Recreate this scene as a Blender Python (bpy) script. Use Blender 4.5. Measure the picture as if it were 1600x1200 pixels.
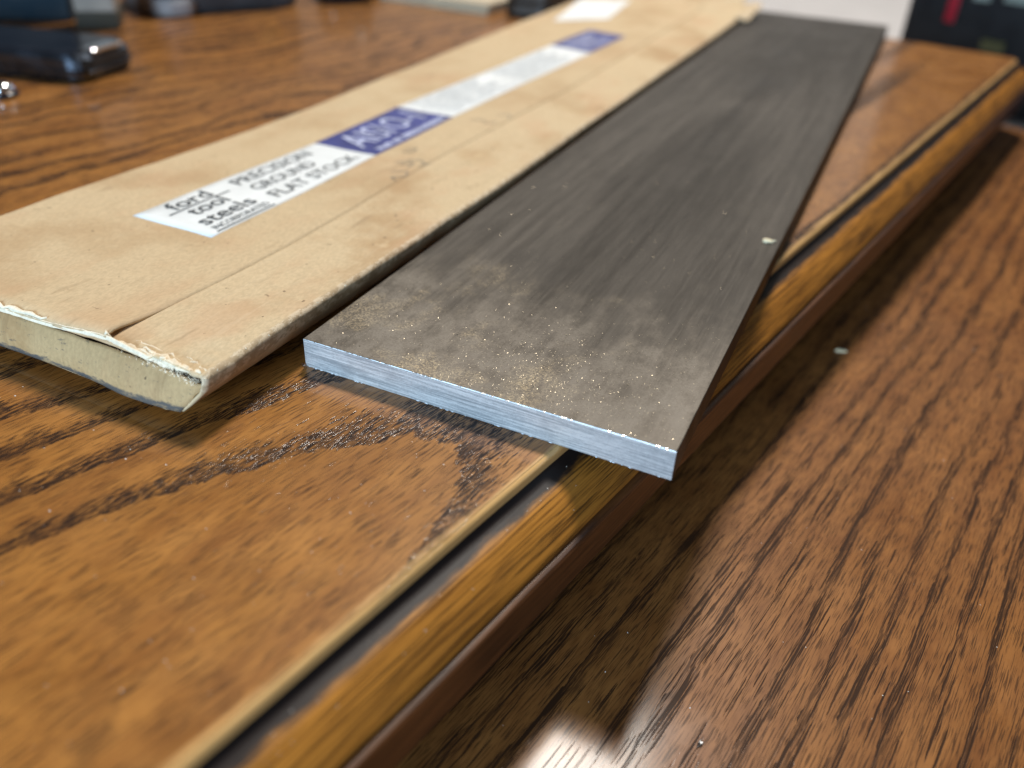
import bpy, bmesh, math, random
from mathutils import Vector, Matrix, noise as mnoise

MM = 0.001
rnd = random.Random(7)
scene = bpy.context.scene
for o in list(bpy.data.objects):
    bpy.data.objects.remove(o)
COL = scene.collection

# ------------------------------------------------------------------ camera
cam_d = bpy.data.cameras.new('camera')
cam = bpy.data.objects.new('camera', cam_d)
COL.objects.link(cam)
cam.matrix_world = Matrix(((0.90513115, -0.26657361, 0.33117385, 94.46 * MM),
                           (0.42288135, 0.4844867, -0.76579632, -113.2 * MM),
                           (0.04369176, 0.83319334, 0.55125301, 91.64 * MM),
                           (0, 0, 0, 1)))
cam_d.sensor_fit = 'HORIZONTAL'
cam_d.sensor_width = 36.0
cam_d.lens = 36.0 * 1304.4 / 1600.0
cam_d.clip_start = 0.002
cam_d.clip_end = 50.0
cam_d.dof.use_dof = True
cam_d.dof.focus_distance = 0.162
cam_d.dof.aperture_fstop = 9.8
scene.camera = cam

# ------------------------------------------------------------------ world, lamps, exposure
world = bpy.data.worlds.new('World')
scene.world = world
world.use_nodes = True
bg = world.node_tree.nodes['Background']
bg.inputs['Color'].default_value = (1.0, 0.97, 0.93, 1)
bg.inputs['Strength'].default_value = 0.07


def area_lamp(name, pos, target, size, power, color, shape='DISK', size_y=None):
    d = bpy.data.lights.new(name, 'AREA')
    d.shape = shape
    d.size = size
    if size_y:
        d.size_y = size_y
    d.energy = power
    d.color = color
    o = bpy.data.objects.new(name, d)
    COL.objects.link(o)
    p = Vector(pos) * MM
    o.location = p
    o.rotation_euler = (Vector(target) * MM - p).to_track_quat('-Z', 'Y').to_euler()
    return o


area_lamp('ceiling_lamp', (-225, 1100, 1744), (40, 60, 0), 0.36, 52.0, (1.0, 0.95, 0.87))
area_lamp('daylight_lamp', (20, -860, 190), (40, 0, 0), 0.36, 13.5, (0.55, 0.78, 1.0))

scene.view_settings.view_transform = 'Standard'
scene.view_settings.look = 'None'
scene.view_settings.exposure = 0.0
scene.view_settings.gamma = 1.0
scene.render.engine = 'CYCLES'
scene.cycles.use_denoising = True
scene.cycles.max_bounces = 6
scene.cycles.caustics_reflective = False
scene.cycles.caustics_refractive = False


# ------------------------------------------------------------------ node helpers
class NT:
    def __init__(self, name):
        self.m = bpy.data.materials.new(name)
        self.m.use_nodes = True
        self.t = self.m.node_tree
        self.bsdf = self.t.nodes['Principled BSDF']
        self.out = self.t.nodes['Material Output']

    def n(self, typ, **kw):
        nd = self.t.nodes.new(typ)
        for k, v in kw.items():
            setattr(nd, k, v)
        return nd

    def put(self, sock, v):
        if isinstance(v, bpy.types.NodeSocket):
            self.t.links.new(v, sock)
        else:
            if sock.type == 'RGBA' and len(v) == 3:
                v = (*v, 1)
            sock.default_value = v

    def math(self, op, a, b=0.0, c=None, clamp=False):
        nd = self.n('ShaderNodeMath', operation=op, use_clamp=clamp)
        self.put(nd.inputs[0], a)
        self.put(nd.inputs[1], b)
        if c is not None:
            self.put(nd.inputs[2], c)
        return nd.outputs[0]

    def add(self, a, b): return self.math('ADD', a, b)
    def sub(self, a, b): return self.math('SUBTRACT', a, b)
    def mul(self, a, b): return self.math('MULTIPLY', a, b)

    def coords(self):
        """object coordinates in millimetres"""
        tc = self.n('ShaderNodeTexCoord')
        sc = self.n('ShaderNodeVectorMath', operation='SCALE')
        self.t.links.new(tc.outputs['Object'], sc.inputs[0])
        sc.inputs['Scale'].default_value = 1000.0
        return sc.outputs[0]

    def sep(self, v):
        nd = self.n('ShaderNodeSeparateXYZ')
        self.t.links.new(v, nd.inputs[0])
        return nd.outputs

    def comb(self, x, y, z=0.0):
        nd = self.n('ShaderNodeCombineXYZ')
        for i, v in enumerate((x, y, z)):
            self.put(nd.inputs[i], v)
        return nd.outputs[0]

    def noise(self, vec, scale=1.0, detail=2.0, rough=0.5, dist=0.0):
        nd = self.n('ShaderNodeTexNoise')
        self.t.links.new(vec, nd.inputs['Vector'])
        nd.inputs['Scale'].default_value = scale
        nd.inputs['Detail'].default_value = detail
        nd.inputs['Roughness'].default_value = rough
        nd.inputs['Distortion'].default_value = dist
        return nd.outputs['Fac']

    def step(self, v, a, b, lo=0.0, hi=1.0):
        """smooth step of v from a to b, mapped to lo..hi"""
        nd = self.n('ShaderNodeMapRange', interpolation_type='SMOOTHSTEP')
        self.put(nd.inputs['Value'], v)
        self.put(nd.inputs['From Min'], a)
        self.put(nd.inputs['From Max'], b)
        self.put(nd.inputs['To Min'], lo)
        self.put(nd.inputs['To Max'], hi)
        return nd.outputs['Result']

    def mix(self, f, a, b, mode='MIX'):
        nd = self.n('ShaderNodeMix', data_type='RGBA', blend_type=mode)
        self.put(nd.inputs['Factor'], f)
        self.put(nd.inputs[6], a)
        self.put(nd.inputs[7], b)
        return nd.outputs[2]

    def bump(self, h, dist_mm, strength=1.0, normal=None):
        nd = self.n('ShaderNodeBump')
        nd.inputs['Strength'].default_value = strength
        nd.inputs['Distance'].default_value = dist_mm * MM
        self.put(nd.inputs['Height'], h)
        if normal is not None:
            self.t.links.new(normal, nd.inputs['Normal'])
        return nd.outputs[0]

    def set(self, **kw):
        for k, v in kw.items():
            self.put(self.bsdf.inputs[k.replace('_', ' ')], v)
        return self.m


def plain(name, col, rough=0.5, metal=0.0, var=0.12, scale=0.15, bump=0.0):
    """a painted / plastic / metal surface with slight unevenness"""
    k = NT(name)
    p = k.coords()
    n = k.noise(p, scale, 4, 0.6)
    c = k.mix(k.step(n, 0.3, 0.7), tuple(v * (1 - var) for v in col), tuple(min(1, v * (1 + var)) for v in col))
    k.set(Base_Color=c, Roughness=k.step(n, 0.2, 0.8, rough * 0.8, min(1, rough * 1.2)), Metallic=metal)
    if bump:
        k.set(Normal=k.bump(k.noise(p, scale * 8, 3), bump))
    return k.m


# ------------------------------------------------------------------ oak
def oak(name, light, mid, dark, cathedral, rough, pore_scale=1.0, period=11.0, contrast=1.0, seed=0.0, PLO=0.012, DY=0.22, HAIR=0.525, BAND=0.66, spec=0.16, KEEP=0.97, FX=2.4, coat=0.45, WOB=2.4, coat_r=0.12):
    k = NT(name)
    p = k.coords()
    x, y, z = k.sep(p)
    low = k.comb(k.mul(x, 0.022), k.mul(y, 0.007), seed)
    warp = k.sub(k.noise(low, 1.0, 3, 0.55), 0.5)
    mid_w = k.sub(k.noise(k.comb(k.mul(x, 0.16), k.mul(y, 0.045), seed + 3), 1.0, 3, 0.6), 0.5)
    fine_w = k.sub(k.noise(k.comb(k.mul(x, 0.9), k.mul(y, 0.22), seed + 9), 1.0, 2, 0.6), 0.5)
    if cathedral:
        dt = k.add(x, 15.0)
        dt = k.add(dt, k.mul(warp, 10.0))
        dtr = k.mul(k.math('MAXIMUM', dt, 0.0), 1.75)
        dtl = k.math('MINIMUM', dt, 0.0)
        d = k.add(dtr, dtl)
        sy = k.math('MINIMUM', k.add(k.add(y, 13.0), k.mul(mid_w, 14.0)), 34.0)
        q = k.add(k.add(k.mul(d, d), k.mul(sy, 20.0)), 1600.0)
        psi = k.math('SQRT', k.math('MAXIMUM', q, 0.0))
        psi = k.add(psi, k.mul(fine_w, 1.6))
        far = k.step(dt, -90.0, -45.0, 1.0, 0.0)
        psi = k.add(psi, k.mul(far, k.mul(k.sub(k.noise(k.comb(k.mul(x, 0.018), k.mul(y, 0.010), 88.0), 1.0, 3, 0.6), 0.5), 60.0)))
        ph = k.math('DIVIDE', k.sub(psi, 40.0), period)
        inside = k.step(psi, 39.0, 40.5)
    else:
        psi = k.add(k.add(x, k.mul(warp, 15.0)), k.add(k.mul(mid_w, 3.0), k.mul(fine_w, 1.0)))
        ph = k.math('DIVIDE', psi, period)
        inside = 1.0
    fr = k.math('FRACT', ph)
    early = k.mul(k.step(fr, 0.0, 0.03), k.step(fr, 0.08, BAND, 1.0, 0.0))
    # each ring has its own strength
    ring_id = k.math('FLOOR', ph)
    rs = k.noise(k.comb(k.mul(ring_id, 0.77), k.mul(y, 0.004), seed + 20), 1.0, 1, 0.5)
    early = k.mul(early, k.step(rs, 0.30, 0.58, 0.15, 1.0))
    early = k.mul(early, inside)
    # open pores: short dashes along the grain, one per stretched cell, kept where the ring is porous
    s = pore_scale
    wob = k.add(k.mul(mid_w, WOB), k.mul(fine_w, 0.35 if cathedral else 0.15))
    xw = k.add(x, wob)

    def dashes(fx, fy, rad, keep_lo, keep_hi, off):
        vn = k.n('ShaderNodeTexVoronoi', voronoi_dimensions='2D', feature='F1')
        k.t.links.new(k.comb(k.mul(xw, fx), k.mul(y, fy), 0.0), vn.inputs['Vector'])
        vn.inputs['Scale'].default_value = 1.0
        vn.inputs['Randomness'].default_value = 1.0
        cr = k.n('ShaderNodeSeparateColor')
        k.t.links.new(vn.outputs['Color'], cr.inputs[0])
        # porosity is sampled a little unevenly so the band's edge breaks up
        lim = k.step(early, 0.0, 1.0, keep_lo, keep_hi)
        keep = k.step(k.sub(lim, cr.outputs[0]), -0.02, 0.03)
        size = k.mul(k.add(k.mul(cr.outputs[1], 0.6), 0.6), rad)
        d = k.add(vn.outputs['Distance'], k.mul(k.sub(k.noise(k.comb(k.mul(x, 3.0), k.mul(y, 0.8), off), 1.0, 1, 0.5), 0.5), 0.22))
        return k.mul(keep, k.step(d, k.mul(size, 0.72), size, 1.0, 0.0))

    pore = k.math('MAXIMUM', dashes(FX * s, DY * s, 0.45, PLO, KEEP, seed), dashes(1.7 * FX * s, 1.9 * DY * s, 0.45, PLO * 1.4, KEEP * 0.85, seed + 4))
    hn = k.noise(k.comb(k.mul(xw, 4.6 * s), k.mul(y, 0.15 * s), seed + 5), 1.0, 2, 0.55)
    th2 = k.step(early, 0.0, 1.0, HAIR, HAIR - 0.09)
    hair = k.mul(k.step(hn, th2, k.add(th2, 0.09)), 0.72)
    pores = k.math('MAXIMUM', pore, hair)
    pores = k.mul(pores, contrast)
    # body colour
    body_n = k.noise(k.comb(k.mul(x, 0.10), k.mul(y, 0.035), seed + 2), 1.0, 5, 0.62)
    fib = k.noise(k.comb(k.mul(x, 2.6), k.mul(y, 0.10), seed + 7), 1.0, 3, 0.6)
    blot = k.noise(k.comb(k.mul(x, 0.30), k.mul(y, 0.20), seed + 31), 1.0, 3, 0.55)
    f = k.add(k.mul(body_n, 0.55), k.add(k.mul(fib, 0.28), k.mul(blot, 0.22)))
    body = k.mix(k.step(f, 0.36, 0.68), mid, light)
    late = k.mul(k.step(fr, 0.45, 1.0), 0.22)
    body = k.mix(late, body, tuple(v * 0.55 for v in mid))
    body = k.mix(k.mul(early, 0.35), body, tuple(v * 0.6 for v in mid))
    col = k.mix(pores, body, dark)
    # rubbed-through finish along the slab's outer rim, paled to paint in its lit highlight
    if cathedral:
        wear_highlight = k.add(x, k.mul(k.sub(k.noise(k.comb(k.mul(x, 0.5), k.mul(y, 0.06), 2.0), 1.0, 4, 0.65), 0.5), 3.4))
        col = k.mix(k.mul(k.step(wear_highlight, -3.0, -0.8), 0.85), col, (0.70, 0.42, 0.165))
        scr = k.noise(k.comb(k.mul(k.add(x, k.mul(y, 0.7)), 3.2), k.mul(k.sub(y, k.mul(x, 0.7)), 0.07), 77.0), 1.0, 1, 0.5)
        col = k.mix(k.mul(k.step(scr, 0.785, 0.81), 0.30), col, (0.62, 0.42, 0.22))
    # varnish over it, duller inside the open pores
    sm = k.noise(p, 0.05, 4, 0.6)
    r = k.step(sm, 0.3, 0.7, rough * 0.85, rough * 1.2)
    r = k.add(r, k.mul(pores, 0.12))
    b2 = k.bump(k.mul(pore, -1.0), 0.030, 0.45)
    k.set(Base_Color=col, Roughness=r, Normal=b2, Specular_IOR_Level=k.step(pores, 0.0, 1.0, spec, spec * 0.5))
    k.set(Coat_Weight=k.step(pore, 0.0, 1.0, coat, coat * 0.3), Coat_Roughness=coat_r)
    k.set(Coat_Normal=b2)
    return k.m


M = {}
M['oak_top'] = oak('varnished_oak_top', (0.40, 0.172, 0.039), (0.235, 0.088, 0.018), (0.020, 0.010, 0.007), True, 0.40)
M['oak_low'] = oak('varnished_oak_low', (0.30, 0.122, 0.034), (0.175, 0.062, 0.016), (0.022, 0.011, 0.007), False, 0.40,
                   pore_scale=1.0, period=6.3, seed=40.0, PLO=0.05, DY=0.045, HAIR=0.51, BAND=0.62, spec=0.12, KEEP=0.80, FX=1.7, contrast=0.92, coat=0.17, WOB=0.9, coat_r=0.15)


def moulding_mat():
    k = NT('worn_oak_moulding')
    p = k.coords()
    x, y, z = k.sep(p)
    xx = k.sub(x, k.mul(z, 0.7))
    lines = k.noise(k.comb(k.mul(xx, 1.9), k.mul(y, 0.035), 3.0), 1.0, 4, 0.7)
    fine = k.noise(k.comb(k.mul(xx, 2.3), k.mul(y, 0.035), 8.0), 1.0, 3, 0.65)
    big = k.noise(k.comb(k.mul(xx, 0.15), k.mul(y, 0.05), 1.0), 1.0, 3, 0.6)
    c = k.mix(k.step(lines, 0.30, 0.58), (0.12, 0.044, 0.009), (0.43, 0.178, 0.030))
    c = k.mix(k.mul(k.step(big, 0.52, 0.72), 0.7), c, (0.20, 0.085, 0.020))
    c = k.mix(k.mul(k.step(fine, 0.52, 0.60), 0.78), c, (0.030, 0.015, 0.008))
    # dark stain left in the quirk under the bead, with a ragged edge
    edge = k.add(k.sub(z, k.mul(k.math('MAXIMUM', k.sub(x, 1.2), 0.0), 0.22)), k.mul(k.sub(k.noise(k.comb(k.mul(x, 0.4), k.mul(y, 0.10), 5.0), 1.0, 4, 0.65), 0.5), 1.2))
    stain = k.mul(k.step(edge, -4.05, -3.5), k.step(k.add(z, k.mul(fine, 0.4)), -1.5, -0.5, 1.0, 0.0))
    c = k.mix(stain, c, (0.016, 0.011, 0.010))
    k.set(Base_Color=c, Roughness=k.step(stain, 0.0, 1.0, 0.42, 0.42), Specular_IOR_Level=k.step(stain, 0.0, 1.0, 0.10, 0.11),
          Normal=k.bump(k.add(k.mul(lines, 0.7), fine), 0.06, 0.7))
    return k.m


M['moulding'] = moulding_mat()


def lip_mat():
    k = NT('shaded_oak_edge')
    p = k.coords()
    x, y, z = k.sep(p)
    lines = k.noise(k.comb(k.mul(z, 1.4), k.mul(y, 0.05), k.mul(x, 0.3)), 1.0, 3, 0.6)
    c = k.mix(k.step(lines, 0.36, 0.66), (0.045, 0.016, 0.006), (0.125, 0.045, 0.014))  # browns darkened so the shadow on the lip is painted into the colour
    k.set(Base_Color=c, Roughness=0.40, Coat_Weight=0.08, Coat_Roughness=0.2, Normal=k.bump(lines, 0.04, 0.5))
    return k.m


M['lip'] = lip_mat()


# ------------------------------------------------------------------ steel
def steel_top_mat():
    k = NT('ground_steel_patina')
    p = k.coords()
    x, y, z = k.sep(p)
    scr = k.noise(k.comb(k.mul(x, 5.5), k.mul(y, 0.09), 0.0), 1.0, 3, 0.65)
    scr2 = k.noise(k.comb(k.mul(x, 1.2), k.mul(y, 0.03), 4.0), 1.0, 3, 0.6)
    cloud = k.noise(k.comb(k.mul(x, 0.055), k.mul(y, 0.028), 7.0), 1.0, 5, 0.6)
    cloud2 = k.noise(k.comb(k.mul(x, 0.13), k.mul(y, 0.05), 17.0), 1.0, 4, 0.6)
    grain = k.noise(p, 2.6, 3, 0.7)
    streak = k.noise(k.comb(k.mul(x, 0.30), k.mul(y, 0.010), 27.0), 1.0, 4, 0.62)
    streak2 = k.noise(k.comb(k.mul(x, 1.6), k.mul(y, 0.022), 33.0), 1.0, 3, 0.6)
    c = k.mix(k.step(streak, 0.34, 0.66), (0.044, 0.038, 0.032), (0.074, 0.065, 0.056))
    c = k.mix(k.mul(k.step(cloud, 0.42, 0.70), 0.55), c, (0.026, 0.023, 0.020))
    c = k.mix(k.mul(k.step(streak2, 0.50, 0.72), 0.30), c, (0.095, 0.084, 0.072))
    c = k.mix(k.mul(k.step(scr, 0.52, 0.74), 0.42), c, (0.110, 0.099, 0.086))
    c = k.mix(k.mul(k.step(scr2, 0.54, 0.74), 0.40), c, (0.018, 0.016, 0.014))
    # tarnish and settled grinding dust by the sawn end
    front = k.step(k.add(y, k.mul(k.sub(cloud2, 0.5), 95.0)), -4.0, 58.0, 1.0, 0.0)
    mott = k.noise(k.comb(k.mul(x, 0.22), k.mul(y, 0.13), 51.0), 1.0, 5, 0.65)
    dusty = k.mul(k.mul(front, k.step(mott, 0.36, 0.60, 0.35, 1.0)), k.step(grain, 0.30, 0.62, 0.45, 1.0))
    c = k.mix(k.mul(dusty, 0.85), c, (0.185, 0.156, 0.124))
    gold = k.mul(k.step(k.noise(p, 0.07, 3, 0.6), 0.50, 0.66), front)
    c = k.mix(k.mul(k.mul(gold, k.step(grain, 0.45, 0.62)), 0.8), c, (0.34, 0.27, 0.17))
    rough = k.step(k.add(k.mul(cloud, 0.6), k.mul(scr, 0.4)), 0.35, 0.65, 0.36, 0.48)
    rough = k.add(rough, k.mul(dusty, 0.14))
    h = k.add(k.mul(scr, 0.8), k.mul(k.mul(grain, dusty), 0.9))
    k.set(Base_Color=c, Metallic=k.step(dusty, 0.0, 1.0, 0.70, 0.20), Roughness=rough, Anisotropic=0.25, Specular_Tint=(0.62, 0.62, 0.62, 1),
          Normal=k.bump(h, 0.022, 0.6))
    return k.m


def steel_cut_mat():
    k = NT('sawn_steel_end')
    p = k.coords()
    x, y, z = k.sep(p)
    # saw lines run the length of the cut, tilted slightly
    zz = k.add(z, k.mul(x, 0.012))
    ln = k.noise(k.comb(k.mul(x, 0.045), 0.0, k.mul(zz, 2.3)), 1.0, 4, 0.75)
    ln2 = k.noise(k.comb(k.mul(x, 0.6), 3.0, k.mul(zz, 8.0)), 1.0, 2, 0.6)
    gr = k.noise(p, 2.2, 4, 0.7)
    blot = k.noise(p, 0.16, 3, 0.6)
    f = k.add(k.add(k.mul(ln, 0.66), k.mul(gr, 0.14)), k.mul(ln2, 0.20))
    c = k.mix(k.step(f, 0.40, 0.60), (0.42, 0.45, 0.48), (0.92, 0.94, 0.96))
    c = k.mix(k.mul(k.step(blot, 0.52, 0.72), 0.3), c, (0.32, 0.34, 0.37))
    k.set(Base_Color=c, Metallic=0.62, Roughness=k.step(gr, 0.3, 0.7, 0.44, 0.60),
          Anisotropic=0.75, Anisotropic_Rotation=0.0,
          Normal=k.bump(k.add(ln, k.mul(gr, 0.6)), 0.035, 0.55))
    return k.m


M['steel_top'] = steel_top_mat()
M['steel_cut'] = steel_cut_mat()
M['bright'] = plain('bright_steel_chip', (0.85, 0.86, 0.88), 0.22, 1.0, 0.1, 2.0)


# ------------------------------------------------------------------ paper
def kraft(name, base, dirt=0.5, seed=0.0, grime=False, edge=False):
    k = NT(name)
    p = k.coords()
    x, y, z = k.sep(p)
    pp = k.comb(x, y, k.add(z, seed))
    fib = k.noise(k.comb(k.mul(x, 1.6), k.mul(y, 0.8), k.add(z, seed)), 1.0, 4, 0.65)
    cl = k.noise(pp, 0.035, 5, 0.6)
    cl2 = k.noise(pp, 0.14, 4, 0.65)
    c = k.mix(k.step(fib, 0.3, 0.7), tuple(v * 0.88 for v in base), tuple(min(1, v * 1.08) for v in base))
    c = k.mix(k.mul(k.step(cl, 0.46, 0.7), 0.62 * dirt), c, (base[0] * 0.70, base[1] * 0.58, base[2] * 0.47))
    c = k.mix(k.mul(k.step(cl2, 0.55, 0.75), 0.5 * dirt), c, tuple(min(1, v * 1.12) for v in base))
    sp = k.noise(pp, 0.55, 2, 0.5)
    c = k.mix(k.mul(k.step(sp, 0.70, 0.75), 0.6 * dirt), c, (0.12, 0.085, 0.05))
    pk = k.noise(k.comb(k.mul(x, 0.05), k.mul(y, 0.03), seed + 61), 1.0, 3, 0.6)
    c = k.mix(k.mul(k.step(pk, 0.50, 0.68), 0.30 * dirt), c, (base[0] * 0.92, base[1] * 0.72, base[2] * 0.66))
    smear = k.noise(k.comb(k.mul(x, 0.25), k.mul(y, 0.05), seed), 1.0, 3, 0.6)
    c = k.mix(k.mul(k.step(smear, 0.60, 0.76), 0.5 * dirt), c, (base[0] * 0.55, base[1] * 0.50, base[2] * 0.46))
    if edge:
        # rubbed and soiled along the outer fold
        en = k.noise(k.comb(k.mul(x, 0.8), k.mul(y, 0.45), k.mul(z, 0.8)), 1.0, 4, 0.7)
        band = k.step(k.add(x, k.mul(k.sub(en, 0.5), 1.6)), -2.9, -2.3)
        band = k.mul(band, k.step(z, 6.6, 7.6))
        ec = k.mix(k.step(en, 0.44, 0.56), (0.33, 0.245, 0.160), (0.72, 0.61, 0.46))
        c = k.mix(k.mul(band, 0.5), c, ec)
        st = k.noise(k.comb(k.mul(x, 0.45), k.mul(y, 0.014), 70.0), 1.0, 4, 0.65)
        c = k.mix(k.mul(k.step(st, 0.54, 0.74), 0.12), c, (0.27, 0.18, 0.10))
        c = k.mix(k.mul(k.step(st, 0.46, 0.34), 0.10), c, (0.68, 0.56, 0.40))
    if grime:
        # rubbed-off grey grime in patches along the flap, thicker towards its folded rims
        g = k.noise(k.comb(k.mul(x, 0.45), y, k.mul(z, 1.2)), 1.0, 4, 0.7)
        zr = k.sub(z, k.mul(k.sub(g, 0.5), 2.2))
        rim = k.math('MAXIMUM', k.step(zr, 3.9, 4.6, 1.0, 0.0), k.step(zr, 10.6, 11.2))
        rk = k.noise(k.comb(k.mul(x, 0.12), 0.0, k.mul(z, 0.3)), 1.0, 4, 0.7)
        c = k.mix(k.mul(rim, k.step(rk, 0.36, 0.52, 0.25, 0.9)), c, (0.060, 0.065, 0.072))
        c = k.mix(k.mul(k.step(g, 0.60, 0.68), 0.6), c, (0.10, 0.09, 0.075))
    wr = k.noise(k.comb(k.mul(x, 0.12), k.mul(y, 0.035), seed + 2), 1.0, 4, 0.6, 0.6)
    h = k.add(k.mul(cl2, 0.3), k.add(k.mul(fib, 0.14), k.add(k.mul(wr, 0.9), k.mul(cl, 1.2))))
    k.set(Base_Color=c, Roughness=0.82, Specular_IOR_Level=0.25, Normal=k.bump(h, 0.35, 0.5))
    return k.m


KR = (0.55, 0.415, 0.255)
M['kraft'] = kraft('kraft_board', KR, 0.9, 0.0)
M['kraft_side'] = kraft('kraft_board_wrap', (0.57, 0.435, 0.270), 1.3, 11.0, edge=True)
M['kraft_end'] = kraft('grimy_end_board', (0.45, 0.305, 0.155), 1.6, 23.0, grime=True)
M['kraft_torn'] = kraft('torn_paper_fibre', (0.80, 0.70, 0.54), 0.3, 5.0)
M['kraft_pale'] = kraft('rubbed_kraft', (0.58, 0.46, 0.30), 0.4, 8.0)
M['label_white'] = plain('white_label_paper', (0.72, 0.74, 0.75), 0.55, 0, 0.06, 0.08)
M['label_blue'] = plain('blue_label_ink', (0.020, 0.030, 0.19), 0.5, 0, 0.25, 0.15)
M['ink'] = plain('black_print', (0.035, 0.045, 0.055), 0.6, 0, 0.3, 0.6)
M['ink_grey'] = plain('faded_print', (0.50, 0.53, 0.56), 0.6, 0, 0.2, 0.6)
M['ink_pale'] = plain('pale_lettering', (0.50, 0.54, 0.74), 0.55, 0, 0.12, 0.3)
M['pencil'] = plain('pencil_mark', (0.22, 0.19, 0.15), 0.7, 0, 0.3, 0.5)


# ------------------------------------------------------------------ object helpers
def mesh_obj(name, verts, faces, mat, parent=None, smooth=False, mats=None, fmat=None):
    me = bpy.data.meshes.new(name)
    me.from_pydata([Vector(v) * MM for v in verts], [], faces)
    for m in (mats or [mat]):
        me.materials.append(m)
    if fmat:
        for i, f in enumerate(me.polygons):
            f.material_index = fmat[i]
    for f in me.polygons:
        f.use_smooth = smooth
    me.update()
    o = bpy.data.objects.new(name, me)
    COL.objects.link(o)
    if parent is not None:
        o.parent = parent
    return o


def bm_obj(name, bm, mat, parent=None, smooth=False):
    me = bpy.data.meshes.new(name)
    bmesh.ops.recalc_face_normals(bm, faces=bm.faces)
    bm.to_mesh(me)
    bm.free()
    for m in (mat if isinstance(mat, list) else [mat]):
        me.materials.append(m)
    for f in me.polygons:
        f.use_smooth = smooth
    o = bpy.data.objects.new(name, me)
    COL.objects.link(o)
    if parent is not None:
        o.parent = parent
    return o


def tag(o, label=None, cat=None, group=None, kind=None):
    if label: o['label'] = label
    if cat: o['category'] = cat
    if group: o['group'] = group
    if kind: o['kind'] = kind
    return o


def thing(name, label, cat, loc=(0, 0, 0), rz=0.0, group=None):
    o = bpy.data.objects.new(name, None)
    o.empty_display_size = 0.01
    COL.objects.link(o)
    o.location = Vector(loc) * MM
    o.rotation_euler = (0, 0, rz)
    return tag(o, label, cat, group)


def nz(x, y, z=0.0):
    return mnoise.noise(Vector((x, y, z)))


def box_bm(x0, x1, y0, y1, z0, z1, bev=0.0, seg=2):
    bm = bmesh.new()
    vs = [bm.verts.new(Vector((x, y, z)) * MM) for z in (z0, z1) for y in (y0, y1) for x in (x0, x1)]
    for f in ((0, 2, 3, 1), (4, 5, 7, 6), (0, 1, 5, 4), (2, 6, 7, 3), (0, 4, 6, 2), (1, 3, 7, 5)):
        bm.faces.new([vs[i] for i in f])
    if bev:
        bmesh.ops.bevel(bm, geom=list(bm.edges), offset=bev * MM, segments=seg, profile=0.5, affect='EDGES')
    return bm


# ------------------------------------------------------------------ oak table with moulded edge (local: +x out over the edge, +y along it)
ALPHA = math.atan2(74.2, 358.0)
table = thing('oak_table', 'brown varnished oak tabletop with a routed edge, under the steel bar and cardboard sleeve', 'table',
              (56.6, 0, -22), -ALPHA)
TZ = 22.0          # table parts are modelled with the top surface at z = 0, so lift by this inside the thing

S0, S1, T0 = -260.0, 452.0, -520.0


def ring(u, z, r=8.0, n=7):
    """rounded rectangle outline of the slab grown outward by u on the right and far sides"""
    r = max(0.5, r + u)
    pts = [(T0, S0, z)]
    NS = 260
    for i in range(NS):
        y = S0 + (S1 - 16.0 - S0) * i / NS
        dent = -0.5 * max(0.0, nz(y * 0.11, 5.0) - 0.42) if -4.0 < z < 0.0 else 0.0
        pts.append((u + 0.14 * nz(y * 0.06, 1.0) + 0.05 * nz(y * 0.5, 2.0) + dent, y, z))
    cx, cy = u - r, S1 + u - r
    for i in range(n):
        a = math.pi / 2 * i / (n - 1)
        pts.append((cx + r * math.cos(a), cy + r * math.sin(a), z))
    pts.append((T0, S1 + u, z))
    return pts


def loft(profile, cap_first=False, cap_last=False):
    verts, faces = [], []
    n = None
    for (u, z) in profile:
        rg = ring(u, z)
        n = len(rg)
        verts += rg
    for i in range(len(profile) - 1):
        for j in range(n):
            a = i * n + j
            b = i * n + (j + 1) % n
            faces.append((a, b, b + n, a + n))
    if cap_first:
        faces.append(tuple(range(n)))
    if cap_last:
        m = (len(profile) - 1) * n
        faces.append(tuple(reversed(range(m, m + n))))
    return verts, faces


def arc(cx, cz, r, a0, a1, n):
    return [(cx + r * math.cos(math.radians(a0 + (a1 - a0) * i / n)), cz + r * math.sin(math.radians(a0 + (a1 - a0) * i / n)))
            for i in range(n + 1)]


top_prof = [(-1.6, 0.0)] + arc(-1.6, -0.9, 0.9, 90, 0, 6) + [(-0.72, -2.1)]
v, f = loft(top_prof)
f.append(tuple(range(len(ring(0, 0)))))
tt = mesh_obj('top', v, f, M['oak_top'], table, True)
tt.location.z = TZ * MM
mo_prof = [(-0.9, -2.0), (-0.6, -2.7), (0.0, -3.2), (1.0, -3.45), (2.2, -3.5), (3.2, -3.7)] + \
    [(3.2 + 5.3 * q, -3.7 - 5.6 * q + 0.85 * math.sin(math.pi * q) ** 0.9) for q in (0.06, 0.14, 0.25, 0.4, 0.55, 0.7, 0.82, 0.92, 1.0)] + [(8.55, -9.9)]
v, f = loft(mo_prof)
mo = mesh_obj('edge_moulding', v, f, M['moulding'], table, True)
mo.location.z = TZ * MM
lip_prof = [(8.3, -9.8), (8.1, -10.5), (8.9, -10.55), (9.5, -10.75), (9.8, -11.3), (9.8, -19.0), (9.5, -19.8), (8.8, -20.0), (-60, -20.0)]
v, f = loft(lip_prof)
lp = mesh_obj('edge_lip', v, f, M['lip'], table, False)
lp.location.z = TZ * MM
# apron rail the slab stands on, out of sight under it
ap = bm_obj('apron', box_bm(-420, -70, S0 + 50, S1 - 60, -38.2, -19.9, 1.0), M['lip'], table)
ap.location.z = TZ * MM

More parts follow.
